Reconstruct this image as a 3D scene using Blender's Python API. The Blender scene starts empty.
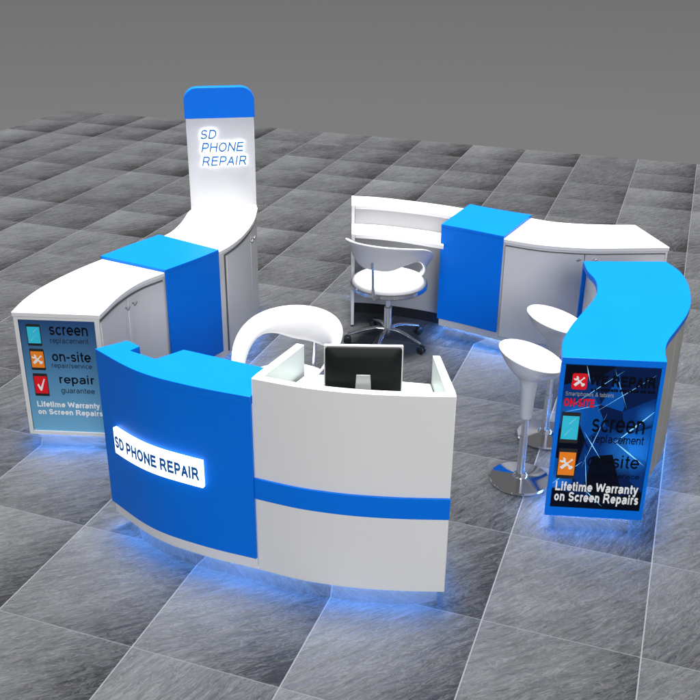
import bpy, bmesh, math, random
from mathutils import Vector, Matrix

random.seed(7)
scene = bpy.context.scene
COL = scene.collection

# ------------------------------------------------------------------ camera
PITCH, ROLL, FPX = 0.43803, 0.0063635, 971.537
cam_d = bpy.data.cameras.new("camera"); cam = bpy.data.objects.new("camera", cam_d); COL.objects.link(cam)
X = Vector((1, 0, 0)); U = Vector((0, math.sin(PITCH), math.cos(PITCH))); F = Vector((0, math.cos(PITCH), -math.sin(PITCH)))
cx_ = X * math.cos(ROLL) + U * math.sin(ROLL); cy_ = U * math.cos(ROLL) - X * math.sin(ROLL)
cam.matrix_world = Matrix.Translation((0, 0, 2.7)) @ Matrix((cx_, cy_, -F)).transposed().to_4x4()
cam_d.sensor_width = 36; cam_d.lens = FPX / 700 * 36
cam_d.shift_x = (350 - 342.05) / 700; cam_d.shift_y = (349.56 - 350) / 700
cam_d.clip_start = 0.05; cam_d.clip_end = 200
scene.camera = cam

# ------------------------------------------------------------------ world: plain grey studio surround
w = bpy.data.worlds.new("World"); scene.world = w; w.use_nodes = True
nt = w.node_tree; bg = nt.nodes["Background"]
tc = nt.nodes.new("ShaderNodeTexCoord"); sp = nt.nodes.new("ShaderNodeSeparateXYZ")
rp = nt.nodes.new("ShaderNodeValToRGB")
nt.links.new(tc.outputs["Generated"], sp.inputs[0])
mr = nt.nodes.new("ShaderNodeMapRange"); mr.inputs["From Min"].default_value = -0.20; mr.inputs["From Max"].default_value = 0.0
nt.links.new(sp.outputs["Z"], mr.inputs["Value"]); nt.links.new(mr.outputs[0], rp.inputs[0])
rp.color_ramp.elements[0].color = (0.205, 0.205, 0.205, 1); rp.color_ramp.elements[1].color = (0.14, 0.14, 0.142, 1)
nt.links.new(rp.outputs[0], bg.inputs["Color"]); bg.inputs["Strength"].default_value = 1.0

# ------------------------------------------------------------------ studio lamps
def area(name, loc, target, size, power, col=(1, 1, 1)):
    d = bpy.data.lights.new(name, 'AREA'); d.shape = 'DISK'; d.size = size; d.energy = power; d.color = col
    o = bpy.data.objects.new(name, d); COL.objects.link(o); o.location = loc
    o.rotation_euler = (Vector(target) - Vector(loc)).to_track_quat('-Z', 'Y').to_euler(); return o
area("overhead_lamp", (-0.4, 5.6, 26.0), (-0.2, 5.4, 0), 6.5, 21000)
area("front_lamp", (1.6, -7.0, 5.5), (0.2, 5.0, 0.3), 4.0, 900)
scene.view_settings.view_transform = 'Standard'; scene.view_settings.look = 'None'
scene.view_settings.exposure = 0; scene.view_settings.gamma = 1

# ------------------------------------------------------------------ materials
def mat(name, col, rough=0.4, metal=0.0, emit=None, estr=0.0, spec=0.5, var=0.03, bump=0.0, bscale=60, coat=0.0):
    m = bpy.data.materials.new(name); m.use_nodes = True; n = m.node_tree; b = n.nodes["Principled BSDF"]
    b.inputs["Roughness"].default_value = rough; b.inputs["Metallic"].default_value = metal
    b.inputs["Specular IOR Level"].default_value = spec
    if coat: b.inputs["Coat Weight"].default_value = coat; b.inputs["Coat Roughness"].default_value = 0.08
    t = n.nodes.new("ShaderNodeTexCoord"); no = n.nodes.new("ShaderNodeTexNoise")
    no.inputs["Scale"].default_value = 3.0; no.inputs["Detail"].default_value = 6
    n.links.new(t.outputs["Object"], no.inputs["Vector"])
    r = n.nodes.new("ShaderNodeMapRange"); r.inputs["From Min"].default_value = .3; r.inputs["From Max"].default_value = .7
    r.inputs["To Min"].default_value = 1 - var; r.inputs["To Max"].default_value = 1 + var
    n.links.new(no.outputs["Fac"], r.inputs["Value"])
    mx = n.nodes.new("ShaderNodeVectorMath"); mx.operation = 'SCALE'; mx.inputs[0].default_value = col[:3]
    n.links.new(r.outputs[0], mx.inputs["Scale"]); n.links.new(mx.outputs[0], b.inputs["Base Color"])
    if rough > .05:
        r2 = n.nodes.new("ShaderNodeMapRange"); r2.inputs["To Min"].default_value = rough * .85; r2.inputs["To Max"].default_value = rough * 1.2
        n.links.new(no.outputs["Fac"], r2.inputs["Value"]); n.links.new(r2.outputs[0], b.inputs["Roughness"])
    if emit:
        b.inputs["Emission Color"].default_value = (*emit, 1); b.inputs["Emission Strength"].default_value = estr
    if bump:
        n2 = n.nodes.new("ShaderNodeTexNoise"); n2.inputs["Scale"].default_value = bscale; n.links.new(t.outputs["Object"], n2.inputs["Vector"])
        bp = n.nodes.new("ShaderNodeBump"); bp.inputs["Strength"].default_value = bump; bp.inputs["Distance"].default_value = .002
        n.links.new(n2.outputs["Fac"], bp.inputs["Height"]); n.links.new(bp.outputs[0], b.inputs["Normal"])
    return m
M = dict(
    white=mat("white laminate", (.71, .71, .715), .35, var=.015),
    door=mat("door laminate", (.62, .62, .63), .35, var=.02),
    blue=mat("blue lacquer", (.0, .158, .74), .42, spec=.13, var=.02),
    panel=mat("back panel greyed for shade", (.40, .40, .41), .4, var=.02),  # shade under the ledge put into the colour; darker than the other laminate
    gap=mat("shadow gap", (.12, .12, .13), .7),
    mirror=mat("polished steel kick plate", (.80, .81, .83), .09, .93),
    chrome=mat("chrome", (.80, .80, .82), .06, 1.0),
    steel=mat("brushed handle steel", (.12, .12, .13), .4, .8),
    led=mat("blue led strip", (.1, .3, 1), .5, emit=(.12, .36, 1.0), estr=105),
    sign=mat("white lit sign face", (.9, .9, .9), .4, emit=(.85, .95, 1.0), estr=2.2),
    halo=mat("white halo letters", (.9, .9, .9), .4, emit=(.93, .97, 1.0), estr=2.2),
    ltblue=mat("blue letter acrylic", (.01, .17, .52), .3),
    dkblue=mat("dark blue letters", (.0, .11, .40), .4),
    plastic=mat("white glossy plastic", (.60, .60, .612), .18, coat=.3, var=.01),
    cushion=mat("white seat pad", (.76, .76, .76), .45, bump=.15, bscale=90),
    black=mat("black plastic", (.012, .013, .014), .3, bump=.1, bscale=200),
    monback=mat("monitor shell dark", (.005, .007, .0065), .5, spec=.15),
    screen=mat("dark screen glass", (.01, .01, .012), .05),
    glasswhite=mat("pale work surface", (.52, .62, .585), .15),
    showcase=mat("beige side panel", (.36, .355, .33), .3, var=.08),
    darkkick=mat("black gloss kick plate", (.02, .02, .022), .12),
    red=mat("red print", (.78, .01, .02), .35, spec=.15), orange=mat("orange print", (.95, .25, .02), .35, spec=.15),
    cyan=mat("cyan print", (.04, .60, .80), .35, spec=.15), paper=mat("white print", (.88, .88, .88), .35),
    ink=mat("black print", (.002, .003, .008), .4, spec=.08), inkblue=mat("dark print", (.012, .03, .065), .35, spec=.15), greyink=mat("grey print", (.30, .34, .40), .35),
    s0=mat("poster deep blue", (.001, .012, .075), .3, spec=.12), s1=mat("poster mid blue", (.001, .035, .20), .3, spec=.12), s2=mat("poster bright blue", (.002, .09, .42), .3, spec=.12),
    s3=mat("poster black", (.001, .003, .012), .3, spec=.12), s4=mat("poster streak", (.25, .65, .98), .2, emit=(.2, .6, 1), estr=.45),
)

def poster_mat():
    m = bpy.data.materials.new("poster blue gradient print"); m.use_nodes = True; n = m.node_tree; b = n.nodes["Principled BSDF"]
    t = n.nodes.new("ShaderNodeTexCoord"); s = n.nodes.new("ShaderNodeSeparateXYZ"); r = n.nodes.new("ShaderNodeValToRGB")
    n.links.new(t.outputs["Generated"], s.inputs[0]); n.links.new(s.outputs["Z"], r.inputs[0]); n.links.new(r.outputs[0], b.inputs["Base Color"])
    e = r.color_ramp.elements; e[0].color = (.17, .44, .66, 1); e[1].color = (.012, .06, .19, 1)
    k = e.new(.5); k.color = (.08, .25, .45, 1)
    b.inputs["Roughness"].default_value = .25; return m
M['poster'] = poster_mat()

TILE, A0, B0, TH = .63343, 3.16293, .12399, .34239
def floor_mat():
    m = bpy.data.materials.new("dark slate tiles"); m.use_nodes = True; n = m.node_tree; L = n.links; b = n.nodes["Principled BSDF"]
    def N(t, **k):
        o = n.nodes.new(t)
        for a, v in k.items(): setattr(o, a, v)
        return o
    def math_(op, a, c=None, clamp=False):
        o = N("ShaderNodeMath", operation=op); o.use_clamp = clamp
        for i, v in enumerate((a, c)):
            if v is None: continue
            if isinstance(v, (int, float)): o.inputs[i].default_value = v
            else: L.new(v, o.inputs[i])
        return o.outputs[0]
    t = N("ShaderNodeTexCoord"); s = N("ShaderNodeSeparateXYZ"); L.new(t.outputs["Object"], s.inputs[0])
    u = math_('DIVIDE', s.outputs["X"], TILE); v = math_('DIVIDE', s.outputs["Y"], TILE)
    fu = math_('FLOOR', u); fv = math_('FLOOR', v); ru = math_('FRACT', u); rv = math_('FRACT', v)
    cell = N("ShaderNodeCombineXYZ"); L.new(fu, cell.inputs[0]); L.new(fv, cell.inputs[1])
    wn = N("ShaderNodeTexWhiteNoise"); wn.noise_dimensions = '3D'; L.new(cell.outputs[0], wn.inputs["Vector"])
    ws = N("ShaderNodeSeparateXYZ"); L.new(wn.outputs["Color"], ws.inputs[0])
    # grout mask
    def edge(r): return math_('MINIMUM', r, math_('SUBTRACT', 1.0, r))
    eu, ev = edge(ru), edge(rv)
    gA = math_('LESS_THAN', eu, .0042); gB = math_('LESS_THAN', ev, .0036)
    # slate: per tile rotated, stretched noise
    loc = N("ShaderNodeCombineXYZ"); L.new(math_('SUBTRACT', ru, .5), loc.inputs[0]); L.new(math_('SUBTRACT', rv, .5), loc.inputs[1])
    rot = N("ShaderNodeVectorRotate", rotation_type='Z_AXIS'); L.new(loc.outputs[0], rot.inputs["Vector"])
    quarter = math_('MULTIPLY', math_('FLOOR', math_('MULTIPLY', ws.outputs["X"], 4)), -.17)
    L.new(math_('ADD', quarter, -.72), rot.inputs["Angle"])
    off = N("ShaderNodeVectorMath", operation='SCALE'); L.new(wn.outputs["Color"], off.inputs[0]); off.inputs["Scale"].default_value = 37
    add = N("ShaderNodeVectorMath", operation='ADD'); L.new(rot.outputs[0], add.inputs[0]); L.new(off.outputs[0], add.inputs[1])
    def stretched(sx, sy, scale, detail, rough, dist=0):
        mp = N("ShaderNodeVectorMath", operation='MULTIPLY'); L.new(add.outputs[0], mp.inputs[0]); mp.inputs[1].default_value = (sx, sy, 1)
        o = N("ShaderNodeTexNoise"); o.inputs["Scale"].default_value = scale; o.inputs["Detail"].default_value = detail
        o.inputs["Roughness"].default_value = rough; o.inputs["Distortion"].default_value = dist; L.new(mp.outputs[0], o.inputs["Vector"]); return o.outputs["Fac"]
    ridge = stretched(1.3, 7.5, 4.2, 9, .66, .25)
    fine = stretched(3.0, 10, 12, 8, .75, .1)
    base2 = stretched(1.2, 5.0, 2.4, 4, .5, .3)
    steps = math_('FRACT', math_('MULTIPLY', base2, 14.0))                                # cleft slate: thin overlapping layers
    cloud = stretched(1, 1.3, 1.7, 3, .5)
    # tone
    grad = math_('MULTIPLY', math_('ADD', math_('MULTIPLY', math_('POWER', ru, 2.0), -.75), math_('MULTIPLY', rv, .45)), math_('ADD', .35, ws.outputs["Z"]))          # each tile's print is darker towards one corner
    tone = math_('ADD', math_('MULTIPLY', math_('SUBTRACT', ws.outputs["Y"], .5), .34), math_('ADD', .98, grad))
    tone = math_('ADD', tone, math_('MULTIPLY', math_('SUBTRACT', cloud, .5), .9))
    tone = math_('ADD', tone, math_('MULTIPLY', math_('SUBTRACT', ridge, .5), 1.7))
    tone = math_('ADD', tone, math_('MULTIPLY', math_('SUBTRACT', fine, .5), 1.15))
    tone = math_('ADD', tone, math_('MULTIPLY', math_('SUBTRACT', math_('POWER', steps, 3.0), .25), .55))
    tone = math_('MAXIMUM', tone, .22)
    colr = N("ShaderNodeVectorMath", operation='SCALE'); colr.inputs[0].default_value = (.070, .071, .074); L.new(tone, colr.inputs["Scale"])
    g = math_('MAXIMUM', gA, math_('MULTIPLY', gB, .55))
    mix = N("ShaderNodeMix", data_type='RGBA'); L.new(g, mix.inputs["Factor"]); L.new(colr.outputs[0], mix.inputs[6]); mix.inputs[7].default_value = (.18, .183, .19, 1)
    L.new(mix.outputs[2], b.inputs["Base Color"])
    L.new(math_('ADD', .42, math_('MULTIPLY', ridge, .25)), b.inputs["Roughness"])
    h = math_('ADD', math_('ADD', math_('MULTIPLY', ridge, .8), math_('MULTIPLY', steps, .16)), math_('MULTIPLY', fine, .35)); h = math_('SUBTRACT', h, math_('MULTIPLY', g, .25))
    bp = N("ShaderNodeBump"); bp.inputs["Strength"].default_value = .8; bp.inputs["Distance"].default_value = .016
    L.new(h, bp.inputs["Height"]); L.new(bp.outputs[0], b.inputs["Normal"])
    b.inputs["Specular IOR Level"].default_value = .12
    return m

# ------------------------------------------------------------------ geometry helpers
def link(name, bm, m, parent=None, bevel=0.0, smooth=35, seg=2):
    me = bpy.data.meshes.new(name); bmesh.ops.recalc_face_normals(bm, faces=bm.faces)
    for e in bm.edges:
        if len(e.link_faces) == 2 and e.calc_face_angle(0) > math.radians(smooth): e.smooth = False
    for f in bm.faces: f.smooth = True
    bm.to_mesh(me); bm.free()
    o = bpy.data.objects.new(name, me); COL.objects.link(o)
    for k in (m if isinstance(m, (list, tuple)) else [m]): me.materials.append(k)
    if bevel:
        b = o.modifiers.new("bevel", 'BEVEL'); b.width = bevel; b.segments = seg; b.limit_method = 'ANGLE'; b.angle_limit = math.radians(40)
    if parent: o.parent = parent
    return o
def thing(name, label, cat, loc=(0, 0, 0), rot=0, group=None):
    o = bpy.data.objects.new(name, None); COL.objects.link(o); o.location = loc; o.rotation_euler = (0, 0, rot)
    o.empty_display_size = .1; o['label'] = label; o['category'] = cat
    if group: o['group'] = group
    return o
def cr(pts, n=10):
    p = [Vector(q) for q in pts]
    if len(p) == 2: return p
    e = [2 * p[0] - p[1]] + p + [2 * p[-1] - p[-2]]; o = []
    for i in range(1, len(e) - 2):
        a, b, c, d = e[i - 1:i + 3]
        for k in range(n):
            t = k / n; o.append(.5 * ((2 * b) + (c - a) * t + (2 * a - 5 * b + 4 * c - d) * t * t + (3 * b - a - 3 * c + d) * t ** 3))
    o.append(p[-1]); return o
class Curve:                                              # plan curve; positive offset = to the right of the travel direction
    def __init__(s, pts, n=10):
        s.p = cr(pts, n); s.s = [0]
        for a, b in zip(s.p, s.p[1:]): s.s.append(s.s[-1] + (b - a).length)
        s.L = s.s[-1]
    def at(s, t, off=0):
        i = 0
        while i < len(s.s) - 2 and s.s[i + 1] < t: i += 1
        a, b = s.p[i], s.p[i + 1]; k = (t - s.s[i]) / (s.s[i + 1] - s.s[i])
        def tan(j):
            j0, j1 = max(j - 1, 0), min(j + 1, len(s.p) - 1); return (s.p[j1] - s.p[j0]).normalized()
        kk = min(max(k, 0), 1); d = (tan(i) * (1 - kk) + tan(i + 1) * kk).normalized()
        return a + (b - a) * k + Vector((d.y, -d.x)) * off
    def run(s, t0, t1, off=0, step=.03):
        n = max(2, int(abs(t1 - t0) / step) + 1); return [s.at(t0 + (t1 - t0) * i / (n - 1), off) for i in range(n)]
def add_prism(bm, poly, z0, z1, mi=0):
    lo = [bm.verts.new((p[0], p[1], z0)) for p in poly]; hi = [bm.verts.new((p[0], p[1], z1)) for p in poly]
    n = len(poly); fs = [bm.faces.new(lo[::-1]), bm.faces.new(hi)]
    for i in range(n): fs.append(bm.faces.new((lo[i], lo[(i + 1) % n], hi[(i + 1) % n], hi[i])))
    for f in fs: f.material_index = mi
def prism(name, poly, z0, z1, m, parent=None, bevel=.0):
    bm = bmesh.new(); add_prism(bm, poly, z0, z1); return link(name, bm, m, parent, bevel)
def band(c, s0, s1, o0, o1): return c.run(s0, s1, o1) + c.run(s0, s1, o0)[::-1]
def slab(name, c, s0, s1, o0, o1, z0, z1, m, parent=None, bevel=.0015):
    return prism(name, band(c, s0, s1, o0, o1), z0, z1, m, parent, bevel)
def inset(poly, d):                                       # d > 0 shrinks
    P = [Vector(p) for p in poly]; Q = []
    for p in P:
        if not Q or (p - Q[-1]).length > 1e-4: Q.append(p)
    if (Q[0] - Q[-1]).length < 1e-4: Q.pop()
    P = Q; ar = sum(P[i].x * P[(i + 1) % len(P)].y - P[(i + 1) % len(P)].x * P[i].y for i in range(len(P)))
    if ar < 0: P = P[::-1]
    out = []
    for i, p in enumerate(P):
        a = (p - P[i - 1]).normalized(); b = (P[(i + 1) % len(P)] - p).normalized()
        na, nb = Vector((-a.y, a.x)), Vector((-b.y, b.x)); m = (na + nb)
        m = m.normalized() if m.length > 1e-6 else na
        out.append(p + m * d / max(m.dot(na), .45))
    return out
def ring(name, poly, d0, d1, z0, z1, m, parent):          # closed strip following a footprint
    A, B = inset(poly, d0), inset(poly, d1); bm = bmesh.new(); n = len(A)
    v = [[bm.verts.new((p.x, p.y, z)) for p in Q] for Q, z in ((A, z0), (B, z0), (B, z1), (A, z1))]
    for k in range(4):
        for i in range(n): bm.faces.new((v[k][i], v[k][(i + 1) % n], v[(k + 1) % 4][(i + 1) % n], v[(k + 1) % 4][i]))
    return link(name, bm, m, parent)
def add_tube(bm, pts, radii, n=16, cap=True):
    pts = [Vector(p) for p in pts]; R = []
    if isinstance(radii, (int, float)): radii = [radii] * len(pts)
    up = Vector((0, 0, 1)) if abs((pts[1] - pts[0]).normalized().z) < .9 else Vector((1, 0, 0))
    for i, p in enumerate(pts):
        d = (pts[min(i + 1, len(pts) - 1)] - pts[max(i - 1, 0)]).normalized(); a = d.cross(up).normalized(); b = a.cross(d)
        R.append([bm.verts.new(p + (a * math.cos(2 * math.pi * k / n) + b * math.sin(2 * math.pi * k / n)) * radii[i]) for k in range(n)])
    for A, B in zip(R, R[1:]):
        for k in range(n): bm.faces.new((A[k], A[(k + 1) % n], B[(k + 1) % n], B[k]))
    if cap: bm.faces.new(R[0][::-1]); bm.faces.new(R[-1])
def add_lathe(bm, prof, n=48, shear=None):                # prof = [(r, z)]; r 0 closes; shear(x, y, z, i) -> point
    rows = []
    for i, (r, z) in enumerate(prof):
        if r < 1e-6: rows.append([bm.verts.new(shear(0, 0, z, i) if shear else (0, 0, z))])
        else:
            rr = []
            for k in range(n):
                x, y = r * math.cos(2 * math.pi * k / n), r * math.sin(2 * math.pi * k / n)
                rr.append(bm.verts.new(shear(x, y, z, i) if shear else (x, y, z)))
            rows.append(rr)
    for A, B in zip(rows, rows[1:]):
        for k in range(n):
            a, b = A[k % len(A)], A[(k + 1) % n % len(A)] if len(A) > 1 else A[0]
            c, d = (B[(k + 1) % n] if len(B) > 1 else B[0]), (B[k] if len(B) > 1 else B[0])
            vs = []
            for q in (a, b, c, d):
                if q not in vs: vs.append(q)
            if len(vs) > 2: bm.faces.new(vs)
# flat graphics live in (s, z) on a face: mapped to 3-D by a function P(s, z, out)
def face_map(a, b):
    a, b = Vector(a), Vector(b); d = (b - a).normalized(); nrm = Vector((d.y, -d.x))
    return lambda s, z, o=0: Vector((*(a + d * s + nrm * o), z))
def curve_map(c): return lambda s, z, o=0: Vector((*c.at(s, o), z))
# ------------------------------------------------------------------ plain grotesque lettering drawn as strokes
def _arc(cx, cy, rx, ry, a0, a1, n=14):
    return [(cx + rx * math.cos(math.radians(a0 + (a1 - a0) * i / n)), cy + ry * math.sin(math.radians(a0 + (a1 - a0) * i / n))) for i in range(n + 1)]
def glyph(ch, t):
    """centre lines in cap-height units -> (strokes, advance); t = stroke width"""
    h = t / 2; X_ = .74; c, C_ = h, 1 - h; x = X_ - h; l = h + .07
    def bowl(w, y0, y1, xl): r = (y1 - y0) / 2; return [(xl, y1), (w - r, y1)] + _arc(w - r, y1 - r, r, r, 90, -90) + [(xl, y0)]
    def O_(w, y0, y1): return _arc(l + (w - 2 * l) / 2, (y0 + y1) / 2, (w - 2 * l) / 2, (y1 - y0) / 2, 90, 450, 30)
    G = {}
    if ch == ' ': return [], .38
    if ch == 'S':
        w = .90; m = w / 2; rx = m - l; ry = (C_ - c) / 4
        return [_arc(m, C_ - ry, rx * .93, ry, 18, 180) + _arc(m, C_ - ry, rx * .93, ry, 180, 255, 6) + _arc(m, c + ry, rx, ry, 75, 0, 6) + _arc(m, c + ry, rx, ry, 0, -165)], w
    if ch == 'C': return [_arc(.50, .5, .40 - h + .03, .5 - h, 42, 318, 26)], .97
    if ch == 'D': r = (C_ - c) / 2; return [[(l, 0), (l, 1)], [(l, C_), (.42, C_)] + _arc(.42, .5, .93 - h - .42, r, 90, -90, 20) + [(l, c)]], 1.0
    if ch == 'P': return [[(l, 0), (l, 1)], bowl(.86 - h, .44, C_, l)], .92
    if ch == 'R': return [[(l, 0), (l, 1)], bowl(.86 - h, .47, C_, l), [(.52, .47), (.68, .32), (.88, 0)]], 1.0
    if ch == 'H': return [[(l, 0), (l, 1)], [(.93 - h, 0), (.93 - h, 1)], [(l, .52), (.93 - h, .52)]], 1.0
    if ch == 'O': return [O_(1.08, c, C_)], 1.08
    if ch == 'N': return [[(l, 0), (l, 1)], [(.93 - h, 0), (.93 - h, 1)], [(l, C_), (.93 - h, c)]], 1.0
    if ch == 'E': return [[(l, 0), (l, 1)], [(l, C_), (.82, C_)], [(l, .53), (.78, .53)], [(l, c), (.85, c)]], .92
    if ch == 'A': return [[(h, 0), (.46, C_)], [(.46, C_), (.92 - h, 0)], [(.20, .34), (.72, .34)]], .92
    if ch == 'I': return [[(l + .02, 0), (l + .02, 1)]], .36 + t * .3
    if ch == 'T': return [[(.02, C_), (.82, C_)], [(.42, 0), (.42, C_)]], .84
    if ch == 'L': return [[(l, 0), (l, 1)], [(l, c), (.74, c)]], .77
    if ch == 'Y': return [[(h, 1), (.45, .42)], [(.90 - h, 1), (.45, .42)], [(.45, .44), (.45, 0)]], .90
    if ch == 'U': r = (.93 - h - l) / 2; return [[(l, 1), (l, c + r)] + _arc(l + r, c + r, r, r, 180, 360) + [(.93 - h, 1)]], 1.0
    if ch == 'V': return [[(h, 1), (.45, c)], [(.45, c), (.90 - h, 1)]], .90
    if ch == 'W': return [[(h, 1), (.34, c)], [(.34, c), (.64, C_)], [(.64, C_), (.94, c)], [(.94, c), (1.28 - h, 1)]], 1.28
    if ch == '-': return [[(.06, .38), (.40, .38)]], .46
    if ch == '/': return [[(.03, 0), (.33, 1)]], .38
    if ch == '&': return [[(.90, 0), (.28, .70)] + _arc(.42, .80, .16, .20 - h, 200, -60, 12) + [(.16, .38)] + _arc(.36, .25, .28 - h * .5, .25 - h, 150, 330, 12) + [(.80, .48)]], .92
    if ch == 'l': return [[(l, 0), (l, 1)]], .32 + t * .25
    if ch == 'i': return [[(l, 0), (l, X_)], [(l, 1 - t * .95), (l, 1)]], .32 + t * .25
    if ch == 't': return [[(.19, .95), (.19, .17)] + _arc(.32, .17, .13, .17 - h, 180, 285, 6), [(.03, x), (.38, x)]], .41
    if ch == 'f': return [[(.19, 0), (.19, .82)] + _arc(.33, .82, .14, .18 - h, 180, 80, 6), [(.03, x), (.38, x)]], .39
    if ch == 'o': return [O_(.78, c, x)], .78
    if ch == 'c': return [_arc(.38, X_ / 2, .31 - h + .03, X_ / 2 - h, 42, 318, 20)], .70
    if ch == 'e': return [_arc(.39, X_ / 2, .32 - h + .02, X_ / 2 - h, -38, -360, 24) + [(.09 , X_ / 2)]], .77
    if ch == 's': m = .35; rx = m - l; ry = (x - c) / 4; return [_arc(m, x - ry, rx * .93, ry, 20, 255, 14) + _arc(m, c + ry, rx, ry, 75, -165, 14)], .70
    if ch == 'a': return [[(.60, c * .4), (.60, .50)] + _arc(.37, .50, .23, x - .50, 0, 160, 10), [(.60, .42), (.34, .38)] + _arc(.30, .22, .20 - h * .4, .22 - h * .8 + .02, 90, 270, 10) + [(.44, c + .03), (.60, .20)]], .77
    if ch in 'bp':
        v = [(l, 0), (l, 1)] if ch == 'b' else [(l, -.29), (l, X_)]; return [v, _arc(l + (.71 - h - l) / 2, X_ / 2, (.71 - h - l) / 2, X_ / 2 - h, 0, 360, 26)], .78
    if ch in 'dgq':
        r_ = .71 - h; k = [_arc(l + (r_ - l) / 2, X_ / 2, (r_ - l) / 2, X_ / 2 - h, 0, 360, 26)]
        if ch == 'd': return k + [[(r_, 0), (r_, 1)]], .78
        return k + [[(r_, X_), (r_, -.08)] + _arc(l + (r_ - l) / 2, -.08, (r_ - l) / 2, .20 - h, 0, -150, 12)], .78
    if ch in 'nh': v = [(l, 0), (l, X_ if ch == 'n' else 1)]; r_ = (.68 - h - l) / 2; return [v, [(l, .45)] + _arc(l + r_, x - r_, r_, r_, 165, 0, 10) + [(.68 - h, 0)]], .76
    if ch == 'm': r_ = (1.06 - h - l) / 4; return [[(l, 0), (l, X_)], [(l, .50)] + _arc(l + r_, x - r_, r_, r_, 165, 0, 8) + [(l + 2 * r_, 0)], [(l + 2 * r_, .50)] + _arc(l + 3 * r_, x - r_, r_, r_, 165, 0, 8) + [(1.06 - h, 0)]], 1.14
    if ch == 'r': return [[(l, 0), (l, X_)], [(l, .44)] + _arc(.34, x - .22, .20, .22, 165, 70, 6)], .46
    if ch == 'u': r_ = (.68 - h - l) / 2; return [[(.68 - h, 0), (.68 - h, X_)], [(.68 - h, .30)] + _arc(l + r_, c + r_, r_, r_, -15, -180, 10) + [(l, X_)]], .76
    if ch == 'v': return [[(h, X_), (.34, c)], [(.34, c), (.68 - h, X_)]], .68
    if ch == 'y': return [[(h, X_), (.35, c * .6)], [(.68 - h, X_), (.36, 0), (.28, -.20), (.20, -.29 + h), (.08, -.29 + h)]], .68
    return [[(l, 0), (l, 1)]], .4
def text(name, body, mp, s0, s1, z0, z1, o0, o1, m, parent, bold=0.0, shear=0.0, grow=0.0):
    t = .115 + bold; polys = []; pen = 0
    for ch in body:
        st, adv = glyph(ch, t)
        for q in st:
            P = [Vector(p) for p in q]; Q = []
            for p in P:
                if not Q or (p - Q[-1]).length > 1e-4: Q.append(p)
            closed = (Q[0] - Q[-1]).length < 1e-3
            if closed: Q.pop()
            n = len(Q); A = []; B = []; hw = t / 2 + grow
            for i, p in enumerate(Q):
                a = (p - Q[i - 1]).normalized() if (i or closed) else None
                b = (Q[(i + 1) % n] - p).normalized() if (i < n - 1 or closed) else None
                a = a or b; b = b or a; na, nb = Vector((-a.y, a.x)), Vector((-b.y, b.x)); mm = (na + nb).normalized(); k = hw / max(mm.dot(na), .5)
                pp = p
                if grow and not closed and i == 0: pp = p - b * grow
                if grow and not closed and i == n - 1: pp = p + a * grow
                A.append(pp + mm * k + Vector((pen, 0))); B.append(pp - mm * k + Vector((pen, 0)))
            polys.append((A, B, closed))
        pen += adv
    xs = [p.x + shear * p.y for A, B, _ in polys for p in A + B]; ys = [p.y for A, B, _ in polys for p in A + B]
    x0, x1, y0, y1 = min(xs), max(xs), min(ys), max(ys); bm = bmesh.new()
    for k, (A, B, closed) in enumerate(polys):
        oo = o1 + .00004 * (k % 5)
        def V(p, o): return bm.verts.new(mp(s0 + (p.x + shear * p.y - x0) / (x1 - x0) * (s1 - s0), z0 + (p.y - y0) / (y1 - y0) * (z1 - z0), o))
        rows = [(V(a, o0), V(a, oo), V(b, oo), V(b, o0)) for a, b in zip(A, B)]
        n = len(rows)
        for i in range(n if closed else n - 1):
            P, Q = rows[i], rows[(i + 1) % n]
            for j in range(3): bm.faces.new((P[j], P[j + 1], Q[j + 1], Q[j]))
        if not closed: bm.faces.new(rows[0]); bm.faces.new(rows[-1][::-1])
    return link(name, bm, m, parent, smooth=20)
def flat(bm, mp, pts, o0, o1, mi=0):
    lo = [bm.verts.new(mp(s, z, o0)) for s, z in pts]; hi = [bm.verts.new(mp(s, z, o1)) for s, z in pts]; n = len(pts)
    fs = [bm.faces.new(hi), bm.faces.new(lo[::-1])] + [bm.faces.new((lo[i], lo[(i + 1) % n], hi[(i + 1) % n], hi[i])) for i in range(n)]
    for f in fs: f.material_index = mi
def rrect(s0, s1, z0, z1, r, n=5, lean=0):
    o = []
    for cx, cz, a in ((s1 - r, z1 - r, 0), (s0 + r, z1 - r, 90), (s0 + r, z0 + r, 180), (s1 - r, z0 + r, 270)):
        for k in range(n + 1):
            t = math.radians(a + 90 * k / n); o.append((cx + r * math.cos(t), cz + r * math.sin(t)))
    return [(s + lean * (z - z0), z) for s, z in o]
def clip(pts, s0, s1, z0, z1):
    for ax, v, sg in ((0, s0, 1), (0, s1, -1), (1, z0, 1), (1, z1, -1)):
        o = []
        for i in range(len(pts)):
            a, b = pts[i - 1], pts[i]; da, db = (a[ax] - v) * sg, (b[ax] - v) * sg
            if (da < 0) != (db < 0):
                t = da / (da - db); o.append((a[0] + (b[0] - a[0]) * t, a[1] + (b[1] - a[1]) * t))
            if db >= 0: o.append(b)
        pts = o
        if len(pts) < 3: return []
    return pts
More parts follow.
